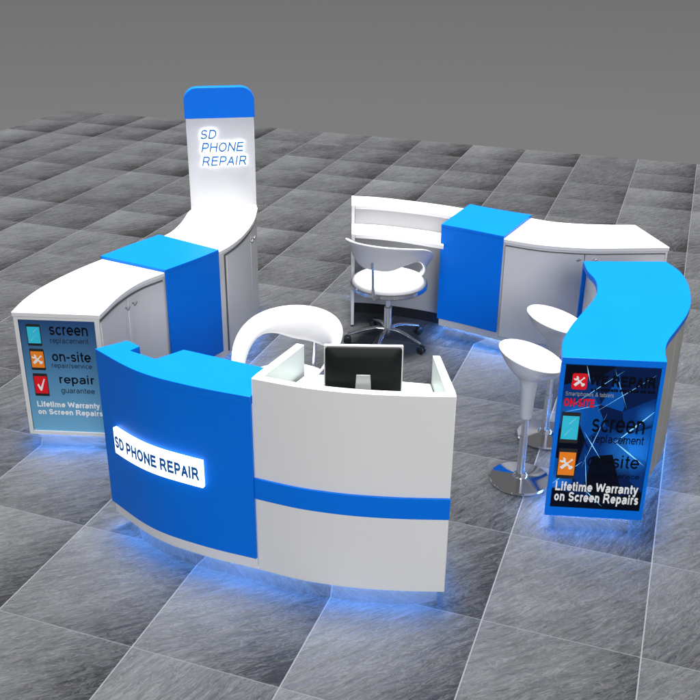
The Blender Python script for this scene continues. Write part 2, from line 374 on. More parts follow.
def wrench_icon(name, mp, s, z, h, o0, o1, parent):
    """crossed spanner and screwdriver"""
    bm = bmesh.new()
    def rot(pts, a): c, d = math.cos(a), math.sin(a); return [(s + (x * c - y * d) * h, z + (x * d + y * c) * h) for x, y in pts]
    sp = [(-.07, -.30), (.07, -.30), (.07, .22), (.20, .32), (.22, .50), (.12, .56), (.09, .42), (-.09, .42), (-.12, .56), (-.22, .50), (-.20, .32), (-.07, .22)]
    sp2 = [(-.07, -.30), (-.17, -.38), (-.15, -.52), (0, -.56), (.15, -.52), (.17, -.38), (.07, -.30)]
    dr = [(-.12, -.55), (.12, -.55), (.13, -.12), (.05, -.04), (.05, .36), (.09, .54), (-.09, .54), (-.05, .36), (-.05, -.04), (-.13, -.12)]
    flat(bm, mp, rot(sp, math.radians(45)), o0, o1); flat(bm, mp, rot(sp2, math.radians(45)), o0, o1); flat(bm, mp, rot(dr, math.radians(-45)), o0, o1 - .0001)
    return link(name, bm, M['paper'], parent)
def phone_icon(mp, s0, s1, z0, z1, o, m, kind, parent):
    bm = bmesh.new(); flat(bm, mp, rrect(s0, s1, z0, z1, .005), o, o + .0008); ph = link("printed_phone", bm, M['black'], parent)
    h = z1 - z0; a, b, c, d = s0 + .004, s1 - .004, z0 + h * .12, z1 - h * .12
    bm = bmesh.new(); flat(bm, mp, [(a, c), (b, c), (b, d), (a, d)], o + .0008, o + .0014); sc = link("phone_screen", bm, m, ph)
    cx, cz = (a + b) / 2, (c + d) / 2
    if kind == 'wrench': wrench_icon("tool_symbol", mp, cx, cz, (b - a) * .85, o + .0014, o + .0022, ph)
    if kind == 'tick':
        k = b - a; bm = bmesh.new()
        flat(bm, mp, [(cx - .30 * k, cz - .02 * k), (cx - .20 * k, cz + .10 * k), (cx - .05 * k, cz - .22 * k), (cx + .26 * k, cz + .52 * k), (cx + .34 * k, cz + .50 * k), (cx + .02 * k, cz - .50 * k), (cx - .10 * k, cz - .50 * k)], o + .0014, o + .002)
        link("tick_symbol", bm, M['paper'], ph)
    if kind == 'glare':
        bm = bmesh.new()
        flat(bm, mp, [(cx - .1 * (b - a), d - .25 * h), (cx + .28 * (b - a), d - .06 * h), (cx + .32 * (b - a), d - .06 * h), (cx - .02 * (b - a), d - .27 * h)], o + .0014, o + .0018)
        flat(bm, mp, [(cx - .3 * (b - a), c + .12 * h), (cx + .1 * (b - a), cz), (cx + .13 * (b - a), cz), (cx - .26 * (b - a), c + .10 * h)], o + .0014, o + .0018)
        link("screen_glint", bm, bpy.data.materials.get("pale cyan print") or mat("pale cyan print", (.22, .70, .82), .35), ph)
    return ph

# ------------------------------------------------------------------ setting: tiled floor
bm = bmesh.new()
x0, x1, y0, y1 = -13 * TILE, 9 * TILE, -6 * TILE, 13 * TILE
bmesh.ops.create_cube(bm, size=1)
for v in bm.verts: v.co = Vector((x0 + (v.co.x + .5) * (x1 - x0), y0 + (v.co.y + .5) * (y1 - y0), (v.co.z - .5) * .03))
fl = link("floor", bm, floor_mat()); fl['kind'] = 'structure'
# object frame: X along b, Y along a, origin on a grout crossing
fl.matrix_world = Matrix.Translation((B0 * math.cos(TH) + A0 * math.sin(TH), -B0 * math.sin(TH) + A0 * math.cos(TH), 0)) @ Matrix.Rotation(-TH, 4, 'Z')

KZ = .085   # height of the recessed kick plates
def footing(poly, parent, kick='mirror', led=True):
    prism("kick_plate", inset(poly, .028), .0, KZ, M[kick], parent)
    if led: ring("led_strip", poly, .014, .026, KZ - .0028, KZ - .001, M['led'], parent)

# ------------------------------------------------------------------ reception desk
D = Curve([(-1.05, 3.79), (-.89, 3.63), (-.77, 3.54), (-.62, 3.465), (-.5, 3.415), (-.36, 3.365), (-.19, 3.30), (-.06, 3.265), (.08, 3.24), (.25, 3.225), (.43, 3.22)])
SJ = .832          # where the blue half meets the white half
desk = thing("reception_desk", "curved blue and white reception desk with lit name sign at the front of the kiosk", "reception desk", (-.35, 3.5, 0))
Pv = desk.location.copy()
def in_desk(o): o.parent = desk; o.matrix_parent_inverse = Matrix.Translation(-Pv); return o
wl_o, wr_o = Vector((-.19, 3.69)), Vector((.40, 3.575))
j = D.at(SJ)
foot = D.run(0, D.L) + [Vector((.43, 3.24)), wr_o, wl_o, Vector((-.30, 3.60)), Vector((-.68, 3.775)), Vector((-.79, 3.685)), Vector((-.92, 3.76)), Vector((-.88, 3.81)), Vector((-.94, 3.865))]
foot = D.run(0, D.L) + [wr_o, wl_o, Vector((-.30, 3.585)), Vector((-.68, 3.775)), Vector((-.785, 3.68)), Vector((-.915, 3.765)), Vector((-.88, 3.81)), Vector((-.94, 3.865))]
body_poly = D.run(0.0, D.L, 0)
parts = []
# blue half: thin front wall with a return at its left end, and a deep counter block on the right
left_poly = D.run(.0, SJ - .001) + [Vector((-.285, 3.585)), Vector((-.68, 3.775)), Vector((-.785, 3.68)), Vector((-.915, 3.765)), Vector((-.88, 3.81)), Vector((-.94, 3.865))]
in_desk(prism("body", left_poly, KZ, .885, M['white'], None, .002))
in_desk(prism("counter_top", D.run(-.004, SJ - .001, .014) + [Vector((-.28, 3.588)), Vector((-.68, 3.780)), Vector((-.785, 3.685)), Vector((-.91, 3.768)), Vector((-.875, 3.81)), Vector((-.94, 3.870))], .8855, .925, M['blue'], None, .0015))
in_desk(slab("front_panel", D, -.004, SJ - .001, .0005, .0135, .148, .8852, M['blue'], None, .001))
# white half
WZ = 1.0
in_desk(slab("front_wall", D, SJ, D.L, -.035, 0, KZ, WZ, M['white'], None, .002))
ja, jb = D.at(SJ, -.0355), D.at(D.L, -.0355)
def wall_poly(a, b, t):                                    # a,b outer edge; t thickness vector
    return [a, b, b + t, a + t]
jl = D.at(SJ, -.0355); dl = (wl_o - D.at(SJ)).normalized(); tl = Vector((dl.y, -dl.x)) * .036
in_desk(prism("left_side_wall", [jl, wl_o, wl_o + tl, D.at(SJ + .036, -.0355)], KZ, WZ, M['white'], None, .002))
jr = D.at(D.L, -.0355)
in_desk(prism("right_side_wall", [jr, wr_o, wr_o + Vector((-.030, .004)), D.at(D.L - .036, -.0355)], KZ, WZ, M['white'], None, .002))
wpoly = D.run(SJ + .040, D.L - .040, -.037) + [Vector((.366, 3.575)), Vector((-.145, 3.665))]
in_desk(prism("work_surface", wpoly, .845, .872, M['glasswhite'], None, .003))
in_desk(prism("drawer_block", inset(wpoly, .012), KZ, .844, M['white'], None, .002))
in_desk(slab("stripe", D, SJ + .001, D.L + .001, .0005, .010, .450, .548, M['blue'], None, .0015))
full = left_poly[:0] + D.run(0, D.L, 0) + [wr_o, Vector((-.145, 3.67)), Vector((-.285, 3.60)), Vector((-.68, 3.770)), Vector((-.785, 3.68)), Vector((-.915, 3.765)), Vector((-.94, 3.86))]
in_desk(prism("kick_plate", inset(full, .024), 0, KZ, M['mirror']))
in_desk(ring("led_strip", full, .014, .0225, KZ - .0028, KZ - .001, M['led'], None))
# lit sign
mpD = curve_map(D)
bm = bmesh.new(); N_ = 14; S0, S1, Z0, Z1 = .108, .608, .462, .590
rows = []
for i in range(N_ + 1):
    s = S0 + (S1 - S0) * i / N_; lift = (.582 - .578) * 0
    rows.append([bm.verts.new(mpD(s, Z0, .0137)), bm.verts.new(mpD(s, Z1, .0137)), bm.verts.new(mpD(s, Z1, .032)), bm.verts.new(mpD(s, Z0, .032))])
for A, B in zip(rows, rows[1:]):
    for k in range(4): bm.faces.new((A[k], A[(k + 1) % 4], B[(k + 1) % 4], B[k]))
bm.faces.new(rows[0]); bm.faces.new(rows[-1][::-1])
sg = in_desk(link("lit_sign", bm, M['sign'], None, .002))
lt = text("lettering", "SD PHONE REPAIR", mpD, .118, .594, .493, .556, .0323, .0345, M['dkblue'], None, bold=.10); lt.parent = sg

def sub(parent, o, pv): o.parent = parent; o.matrix_parent_inverse = Matrix.Translation(-pv); return o
class Group:                                               # builds parts in world coordinates under a thing placed at its base
    def __init__(s, t): s.t = t; s.pv = t.location.copy()
    def __call__(s, o, parent=None):
        o.parent = parent or s.t; o.matrix_parent_inverse = Matrix() if parent else Matrix.Translation(-s.pv); return o
def handle(G, door, mp, s, z, side):
    bm = bmesh.new()
    add_tube(bm, [mp(s, z, .0), mp(s, z, .016)], .004, 10)
    add_tube(bm, [mp(s - .010 * side, z - .006, .018), mp(s, z, .019), mp(s + .012 * side, z + .006, .018)], .0055, 10)
    return G(link("handle", bm, M['steel']), door)

# ------------------------------------------------------------------ left counter with the header board
LI = Curve([(-1.22, 4.47), (-1.17, 4.74), (-1.1, 4.93), (-1.0, 5.07), (-.86, 5.25), (-.73, 5.44), (-.66, 5.6), (-.61, 5.8), (-.58, 6.05), (-.58, 6.33)])
LO = Curve([(-1.66, 4.5), (-1.645, 4.67), (-1.60, 4.85), (-1.51, 5.06), (-1.39, 5.27), (-1.25, 5.47), (-1.12, 5.67), (-1.06, 5.81), (-1.03, 6.0), (-1.02, 6.20), (-1.01, 6.26)])
left = thing("curved_counter", "long curved white counter with blue centre wrap and tall header board", "counter", (-1.1, 5.3, 0)); G = Group(left)
lp = LI.run(.0, LI.L, -.012) + LO.run(0, LO.L)[::-1]
G(prism("body", LI.run(.014, LI.L, -.012) + [LO.at(LO.L, -.004)] + LO.run(.014, LO.L, .004)[::-1][1:], KZ, .764, M['white'], None, .002))
G(prism("counter_top", LI.run(-.002, LI.L, .006) + LO.run(-.002, LO.L, -.006)[::-1], .7645, .79, M['white'], None, .003))
mpI = curve_map(LI)
G(slab("door_recess", LI, .012, .652, -.0118, -.008, .11, .745, M['gap'], None, 0)); G(slab("door_recess", LI, 1.172, 1.94, -.0118, -.008, .11, .745, M['gap'], None, 0))
for (a, b, hs, sd) in ((.016, .344, .318, 1), (.349, .650, .392, 1), (1.182, 1.612, 1.590, 1), (1.617, 1.935, 1.66, 1)):
    d = G(slab("door", LI, a, b, -.0078, .002, .115, .738, M['door'], None, .0015))
    handle(G, d, lambda s, z, o=0: mpI(s, z, .002 + o), hs, .697, sd)
# end cabinet face: frame with inset poster
Lf = face_map((-1.66, 4.5), (-1.22, 4.47)); LL = .441
def frame(mp, L, s0, s1, z0, z1, Z0, Z1, dep, name, m):
    bm = bmesh.new()
    for q in ([(0, Z0), (s0, Z0), (s0, Z1), (0, Z1)], [(s1, Z0), (L, Z0), (L, Z1), (s1, Z1)], [(s0, Z0), (s1, Z0), (s1, z0), (s0, z0)], [(s0, z1), (s1, z1), (s1, Z1), (s0, Z1)]):
        flat(bm, mp, q, -dep, 0)
    bmesh.ops.remove_doubles(bm, verts=bm.verts, dist=1e-5)
    for f in [f for f in bm.faces if all(len(e.link_faces) > 2 for e in f.edges if e.calc_length() > 1) ][:0]: pass
    return link(name, bm, m, None, 0)
G(frame(Lf, LL, .022, .416, .106, .750, KZ, .764, .0135, "end_frame", M['white']))
bm = bmesh.new(); flat(bm, Lf, [(.022, .106), (.416, .106), (.416, .750), (.022, .750)], -.0130, -.006)
po = G(link("poster", bm, M['poster']))
O = -.0058
def T(n, body, mp, box, m, parent, **k): return G(text(n, body, mp, *box, O, O + .001, m, None, **k), parent)
class PG:                                                  # lets phone_icon parent in world coordinates
    pass
def reparent(o, parent):
    kids = list(o.children); G(o, parent)
    for c in kids: G(c, o)
reparent(phone_icon(Lf, .056, .130, .603, .724, O, M['cyan'], 'glare', None), po)
reparent(phone_icon(Lf, .057, .132, .465, .586, O, M['orange'], 'wrench', None), po)
reparent(phone_icon(Lf, .057, .133, .314, .445, O, M['red'], 'tick', None), po)
T("poster_text", "screen", Lf, (.176, .374, .667, .714), M['ink'], po, bold=.03)
T("poster_text", "replacement", Lf, (.174, .372, .613, .652), M['inkblue'], po)
T("poster_text", "on-site", Lf, (.173, .375, .519, .576), M['ink'], po, bold=.03)
T("poster_text", "repair/service", Lf, (.166, .377, .474, .510), M['inkblue'], po)
T("poster_text", "repair", Lf, (.196, .380, .378, .442), M['ink'], po, bold=.03)
T("poster_text", "guarantee", Lf, (.198, .376, .328, .366), M['inkblue'], po)
T("poster_text", "Lifetime Warranty", Lf, (.059, .394, .240, .283), M['paper'], po, bold=.085)
T("poster_text", "on Screen Repairs", Lf, (.059, .405, .196, .237), M['paper'], po, bold=.085)
# blue wrap over the middle
bm = bmesh.new()
add_prism(bm, LI.run(.657, 1.085, .0165) + [Vector((-1.125, 5.685)), Vector((-1.26, 5.50)), Vector((-1.395, 5.29))], .7905, .808)
wr = G(link("blue_wrap", bm, M['blue'], None, .001))
G(slab("wrap_front", LI, .657, 1.085, .0075, .0160, .15, .7902, M['blue'], None, .001))
footing(LI.run(.004, LI.L, -.012) + [LO.at(LO.L, -.004)] + LO.run(.0, LO.L, .004)[::-1][1:], None)
for o in [o for o in COL.objects if o.parent is None and o.name.split('.')[0] in ("kick_plate", "led_strip")]: G(o)
# header board
Tm = face_map((-1.01, 6.25), (-.58, 6.32)); TL = .436
TF = .0; TB = -.055
pts = [(0, .7905), (TL, .7905), (TL, 1.395), (0, 1.395)]
bm = bmesh.new(); flat(bm, Tm, pts, TB, TF); hb = G(link("header_board", bm, M['door'], None, .002))
prof = [(0, 1.3955)] + [(TL, 1.3955)]
r_ = .085; top = 1.588
for k in range(9): a = math.radians(90 * k / 8); prof.append((TL - r_ + r_ * math.cos(a), top - r_ + r_ * math.sin(a)))
for k in range(9): a = math.radians(90 + 90 * k / 8); prof.append((r_ + r_ * math.cos(a), top - r_ + r_ * math.sin(a)))
bm = bmesh.new(); e = .006
flat(bm, Tm, [(-e + s * (TL + 2 * e) / TL, z) for s, z in prof], TB - .004, TF + .006); G(link("header_cap", bm, M['blue'], None, .0015), hb)
# cove where the board sweeps into the counter top
bm = bmesh.new(); R = .022; cp = [(0.0, 0.0)]
arc = [(R - R * math.sin(math.radians(a)), R - R * math.cos(math.radians(a))) for a in range(0, 91, 9)]   # (out, up) from (R,0) to (0,R)
A = [bm.verts.new(Tm(0.001, .7903 + u, o + .0003)) for o, u in arc] + [bm.verts.new(Tm(.001, .7903, .0003))]
B = [bm.verts.new(Tm(TL - .001, .7903 + u, o + .0003)) for o, u in arc] + [bm.verts.new(Tm(TL - .001, .7903, .0003))]
n = len(A)
for i in range(n): bm.faces.new((A[i], A[(i + 1) % n], B[(i + 1) % n], B[i]))
bm.faces.new(A[::-1]); bm.faces.new(B)
G(link("cove", bm, M['white']), hb)
for body_, a, b, c, d in (("SD", .086, .192, 1.264, 1.325), ("PHONE", .087, .366, 1.178, 1.241), ("REPAIR", .087, .379, 1.085, 1.151)):
    pl = G(text("halo_plate", body_, Tm, a - .005, b + .005, c - .005, d + .005, .008, .012, M['halo'], None, bold=.03, grow=.08, shear=.22), hb)
    G(text("lettering", body_, Tm, a, b, c, d, .0122, .018, M['ltblue'], None, bold=.05, shear=.22), hb)

# ------------------------------------------------------------------ back counter: low desk, blue wrap and cupboards
BK = Curve([(.64, 5.97), (.82, 5.86), (1.0, 5.74), (1.22, 5.63), (1.48, 5.58), (1.69, 5.585), (1.98, 5.6)])
BO = Curve([(.86, 6.40), (1.05, 6.27), (1.24, 6.16), (1.36, 6.09), (1.5, 6.05), (1.7, 6.03), (1.89, 6.03)])
back = thing("corner_counter", "curved white back counter with low desk, blue wrap and two cupboard doors", "counter", (1.1, 5.95, 0)); G = Group(back)
bp = BK.run(0, BK.L) + BO.run(0, BO.L)[::-1]
G(prism("body", BK.run(0, BK.L, -.010) + BO.run(0, BO.L, .0)[::-1], KZ, .751, M['white'], None, .002))
G(prism("counter_top", BK.run(0, BK.L, .006) + BO.run(0, BO.L, -.006)[::-1], .7515, .777, M['white'], None, .003))
mpB = curve_map(BK)
G(slab("door_recess", BK, .436, 1.425, -.0098, -.007, .11, .735, M['gap'], None, 0))
for a, b, hs, sd in ((.440, .925, .893, 1), (.930, 1.420, .985, 1)):
    d = G(slab("door", BK, a, b, -.0068, .003, .116, .730, M['door'], None, .0015)); handle(G, d, lambda s, z, o=0: mpB(s, z, .003 + o), hs, .703, sd)
bm = bmesh.new(); add_prism(bm, BK.run(-.004, .428, .0135) + [BO.at(.445, -.012), BO.at(.22, -.01), BO.at(-.004, -.01)], .7775, .797); G(link("blue_wrap", bm, M['blue'], None, .001))
G(slab("wrap_front", BK, -.004, .428, .0075, .0130, .145, .7772, M['blue'], None, .001))
LO2 = Curve([(.06, 6.60), (.22, 6.575), (.37, 6.525), (.60, 6.43), (.76, 6.345), (.84, 6.30)])
LI2 = Curve([(.06, 6.37), (.22, 6.35), (.38, 6.30), (.58, 6.22), (.72, 6.14)])
led_poly = LI2.run(.0, LI2.L) + LO2.run(0, LO2.L)[::-1]
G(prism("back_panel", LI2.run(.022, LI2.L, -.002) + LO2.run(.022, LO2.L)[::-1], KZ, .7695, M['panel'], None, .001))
G(prism("ledge_top", LI2.run(.022, LI2.L) + LO2.run(.022, LO2.L)[::-1], .770, .795, M['white'], None, .002))
G(prism("desk_top", Curve([(.081, 6.139), (.22, 6.115), (.38, 6.06), (.52, 5.99), (.636, 5.93)]).run(0, .61) + [Vector((.655, 6.06)), Vector((.70, 6.14))] + LI2.run(.021, LI2.L - .02, .0015)[::-1], .640, .667, M['white'], None, .002))
bm = bmesh.new()      # end panel with a stepped top
q = [(.0, 0.012), (.46, 0.012), (.46, .7955), (.226, .7955), (.226, .6675), (0, .6675)]
pm = face_map((.06, 6.60), (.06, 6.14))
flat(bm, lambda s, z, o=0: Vector((.06 + .020 + o, 6.14 + s, z)), q, -.0205, -.0005); G(link("end_panel", bm, M['white'], None, .0015))
prism("kick_plate", inset(led_poly, .028), 0, KZ, M['darkkick']); ring("led_strip", [p for p in LO2.run(0, LO2.L)] + LO2.run(0, LO2.L, .03)[::-1], .008, .012, KZ - .009, KZ - .002, M['led'], None)
footing(BK.run(0, BK.L, -.010) + BO.run(0, BO.L, .0)[::-1], None)
for o in [o for o in COL.objects if o.parent is None and o.name.split('.')[0] in ("kick_plate", "led_strip")]: G(o)

# ------------------------------------------------------------------ wavy counter with blue top and the poster end
RL = Curve([(.95, 3.78), (.98, 3.93), (1.04, 4.08), (1.13, 4.25), (1.22, 4.41), (1.28, 4.55), (1.31, 4.71), (1.30, 4.85), (1.31, 5.0)])
RR = Curve([(1.39, 3.74), (1.42, 3.85), (1.46, 3.95), (1.54, 4.09), (1.65, 4.28), (1.72, 4.44), (1.775, 4.67), (1.795, 4.87), (1.76, 5.0)])
RR = Curve([(1.39, 3.74), (1.415, 3.85), (1.46, 3.96), (1.545, 4.10), (1.65, 4.28), (1.72, 4.45), (1.775, 4.67), (1.79, 4.85), (1.76, 5.0)])
wavy = thing("display_counter", "wavy display counter with bright blue top and dark blue poster on its end", "counter", (1.4, 4.4, 0)); G = Group(wavy)
rp_ = RR.run(0, RR.L) + RL.run(0, RL.L)[::-1]
G(prism("counter_top", RR.run(0, RR.L) + RL.run(0, RL.L)[::-1], .868, .90, M['blue'], None, .002))
G(prism("body", RR.run(.02, RR.L - .02, -.022) + RL.run(.02, RL.L - .02, .022)[::-1], KZ, .8675, M['white'], None, .001))
mpR = curve_map(RR)
G(slab("side_recess", RR, .035, RR.L - .03, -.0218, -.019, .10, .862, M['gap'], None, 0))
for i in range(3):
    a = .04 + i * .425; G(slab("side_door", RR, a, a + .417, -.0188, -.010, .105, .858, M['showcase'], None, .001))
G(prism("rear_end_panel", [Vector((1.308, 4.980)), Vector((1.762, 4.980)), Vector((1.760, 4.999)), Vector((1.309, 4.999))], KZ, .8675, M['blue'], None, .001))
a_, b_ = Vector((.95, 3.78)), Vector((1.39, 3.74)); Rf = face_map(a_, b_); RLn = (b_ - a_).length
G(frame(Rf, RLn, .019, .425, .130, .868 - .001, KZ, .8675, .0205, "end_frame", M['blue']))
bm = bmesh.new(); flat(bm, Rf, [(.019, .130), (.425, .130), (.425, .8665), (.019, .8665)], -.0195, -.007)
po = G(link("poster", bm, M['s0'], None)); O = -.0068
def printed_glow(m, spots):
    n = m.node_tree; b = n.nodes["Principled BSDF"]; src = b.inputs["Base Color"].links[0].from_socket; t = n.nodes.new("ShaderNodeTexCoord"); acc = None
    for (a, z), r, k in spots:
        P = Rf(S0 + a * (S1 - S0), Z0 + z * (Z1 - Z0), O); d = n.nodes.new("ShaderNodeVectorMath"); d.operation = 'DISTANCE'; d.inputs[1].default_value = P
        n.links.new(t.outputs["Object"], d.inputs[0]); q = n.nodes.new("ShaderNodeMapRange"); q.interpolation_type = 'SMOOTHERSTEP'
        q.inputs["From Min"].default_value = 0; q.inputs["From Max"].default_value = r; q.inputs["To Min"].default_value = k; q.inputs["To Max"].default_value = 0
        n.links.new(d.outputs["Value"], q.inputs["Value"])
        if acc is None: acc = q.outputs[0]
        else: s_ = n.nodes.new("ShaderNodeMath"); s_.operation = 'ADD'; n.links.new(acc, s_.inputs[0]); n.links.new(q.outputs[0], s_.inputs[1]); acc = s_.outputs[0]
    gl = n.nodes.new("ShaderNodeVectorMath"); gl.operation = 'SCALE'; gl.inputs[0].default_value = (.02, .22, .75); n.links.new(acc, gl.inputs["Scale"])
    ad = n.nodes.new("ShaderNodeVectorMath"); ad.operation = 'ADD'; n.links.new(src, ad.inputs[0]); n.links.new(gl.outputs[0], ad.inputs[1]); n.links.new(ad.outputs[0], b.inputs["Base Color"])
# poster art: angular blue shards with bright streaks
S0, S1, Z0, Z1 = .0195, .4245, .1305, .866
art = [  # (slot, polygon in unit coords)
    (3, [(0, 1), (0, .86), (.32, .90), (.55, 1)]), (1, [(.0, .86), (.32, .92), (.42, .74), (.2, .62), (0, .70)]),
    (2, [(.42, .74), (.60, .98), (.78, 1), (.66, .70)]), (0, [(.55, 1), (.68, .72), (1, .78), (1, 1)]),
    (1, [(.66, .70), (1, .80), (1, .62), (.72, .54)]), (2, [(.05, .68), (.34, .80), (.50, .60), (.30, .50)]),
    (1, [(.30, .50), (.50, .60), (.72, .54), (.62, .40), (.40, .38)]), (2, [(.72, .54), (1, .60), (1, .36), (.80, .42)]),
    (3, [(0, .56), (.22, .60), (.30, .50), (.24, .30), (0, .36)]), (1, [(.30, .46), (.40, .38), (.34, .14), (.22, .22)]),
    (3, [(.40, .38), (.62, .40), (.78, .12), (.50, .05), (.36, .16)]), (1, [(.80, .42), (1, .36), (1, .14), (.84, .22)]),
    (2, [(0, .36), (.20, .30), (.22, .18), (0, .14)]), (3, [(0, .14), (.5, .06), (1, .14), (1, 0), (0, 0)]),
    (0, [(.62, .40), (.80, .42), (.84, .22), (.78, .12)])]
bm = bmesh.new()
for i, (mi, q) in enumerate(art):
    q = clip([(S0 + a * (S1 - S0), Z0 + b * (Z1 - Z0)) for a, b in q], S0, S1, Z0, Z1)
    if q: flat(bm, Rf, q, -.0070, O + .00006 * i, mi)
def streak(a, b, c, d, wd):
    p, q = Vector((S0 + a * (S1 - S0), Z0 + b * (Z1 - Z0))), Vector((S0 + c * (S1 - S0), Z0 + d * (Z1 - Z0))); t = (q - p).normalized(); nn = Vector((-t.y, t.x)) * wd
    m_ = (p + q) / 2; return clip([tuple(p), tuple(m_ + nn), tuple(q), tuple(m_ - nn)], S0, S1, Z0, Z1)
for i, s_ in enumerate([(.10, .72, .62, .97, .0012), (.22, 1.0, .28, .88, .002), (.40, .70, .96, .95, .001), (.62, .48, 1.02, .72, .0042), (.60, .50, .98, .33, .0035),
           (.28, .55, .50, .36, .002), (.50, .68, .30, .30, .001), (-.02, .16, .30, .34, .0028), (.36, .14, .58, .02, .0025), (.32, .40, .40, .08, .0014), (.05, .68, .42, .74, .001), (.70, .72, .52, .98, .001)]):
    q = streak(*s_)
    if q: flat(bm, Rf, q, -.0070, O + .001 + .00004 * i, 4)
G(link("poster_artwork", bm, [M['s0'], M['s1'], M['s2'], M['s3'], M['s4']]), po)
for k_ in ('s0', 's1', 's2'): printed_glow(M[k_], [((.80, .42), .16, .75), ((.02, .16), .10, .5), ((.05, .66), .12, .4), ((.95, .68), .08, .45)])
O = -.0052
bm = bmesh.new(); flat(bm, Rf, rrect(.053, .119, .745, .824, .010), O, O + .0008); ic = G(link("repair_badge", bm, M['red']), po)
G(wrench_icon("tool_symbol", Rf, .086, .785, .052, O + .0008, O + .0016, None), ic)
T("poster_text", "WE REPAIR", Rf, (.130, .412, .762, .820), M['ink'], po, bold=.12)
bm = bmesh.new(); x_ = .139                                # small, unreadable second line: plain dark marks
while x_ < .405:
    w_ = random.uniform(.006, .014); flat(bm, Rf, [(x_, .741), (x_ + w_, .741), (x_ + w_, random.uniform(.750, .757)), (x_, .754)], O, O + .0009); x_ += w_ + random.choice((.0025, .0025, .008))
G(link("small_print", bm, M['ink']), po)
T("poster_text", "Smartphones & tablets", Rf, (.032, .240, .708, .734), M['greyink'], po)
T("poster_text", "ON-SITE", Rf, (.029, .161, .660, .701), M['red'], po, bold=.13)
reparent(phone_icon(Rf, .028, .109, .474, .631, O, M['cyan'], 'glare', None), po)
reparent(phone_icon(Rf, .032, .114, .286, .445, O, M['orange'], 'wrench', None), po)
T("poster_text", "screen", Rf, (.165, .392, .537, .604), M['ink'], po, bold=.015)
T("poster_text", "replacement", Rf, (.173, .398, .471, .524), M['ink'], po)
T("poster_text", "on-site", Rf, (.164, .393, .356, .423), M['ink'], po, bold=.015)
T("poster_text", "repair/service", Rf, (.188, .403, .293, .328), M['ink'], po)
T("poster_text", "Lifetime Warranty", Rf, (.035, .407, .206, .272), M['paper'], po, bold=.085)
T("poster_text", "on Screen Repairs", Rf, (.035, .415, .150, .216), M['paper'], po, bold=.085)
footing([Vector((1.372, 3.7425))] + RR.run(.02, RR.L - .02, -.022) + RL.run(.02, RL.L - .02, .022)[::-1] + [Vector((.970, 3.779))], None)
for o in [o for o in COL.objects if o.parent is None and o.name.split('.')[0] in ("kick_plate", "led_strip")]: G(o)

# ------------------------------------------------------------------ bar stools
def make_stool():
    t = thing("bar_stool", "white scoop bar stool nearest the camera beside the poster end", "bar stool", (.91, 4.21, 0), 0, "white bar stools at the wavy counter")
    SL = -.30
    prof = [(.0, .360), (.020, .360), (.028, .363), (.031, .41), (.036, .50), (.041, .555), (.054, .585), (.085, .608), (.120, .640), (.143, .680), (.151, .696), (.151, .703), (.144, .706), (.136, .700), (.122, .664), (.094, .628), (.05, .606), (.0, .600)]
    def sh(x, y, z, i):
        k = min(max((z - .56) / .12, 0), 1); k = k * k * (3 - 2 * k); sc = 1 + .06 * k
        return (x * sc, y, z + SL * x * k * 1.0)
    bm = bmesh.new(); add_lathe(bm, prof, 56, sh); o = link("seat", bm, M['plastic'], t, smooth=80)
    sb = o.modifiers.new("s", 'SUBSURF'); sb.levels = 1; sb.render_levels = 2
    bm = bmesh.new(); add_lathe(bm, [(0, .03), (.026, .03), (.020, .045), (.020, .26), (.0155, .262), (.0155, .404), (0, .404)], 32); link("pole", bm, M['chrome'], t, smooth=30)
    bm = bmesh.new(); add_lathe(bm, [(0, 0.0), (.150, 0), (.156, .004), (.156, .010), (.150, .016), (.09, .0225), (.04, .030), (.034, .040), (.026, .046), (0, .046)], 72); link("base", bm, M['chrome'], t, smooth=28)
    return t
def dup(root, loc, rot, label):
    r = root.copy(); COL.objects.link(r); r.location = loc; r.rotation_euler = (0, 0, rot); r['label'] = label
    for ch in list(root.children):
        c = ch.copy(); COL.objects.link(c); c.parent = r
        for g in ch.children: d = g.copy(); COL.objects.link(d); d.parent = c
    return r
st = make_stool(); st.rotation_euler = (0, 0, -.15)
dup(st, (1.12, 4.655, 0), -.15, "white scoop bar stool behind the nearer stool, partly hidden by the blue counter top")

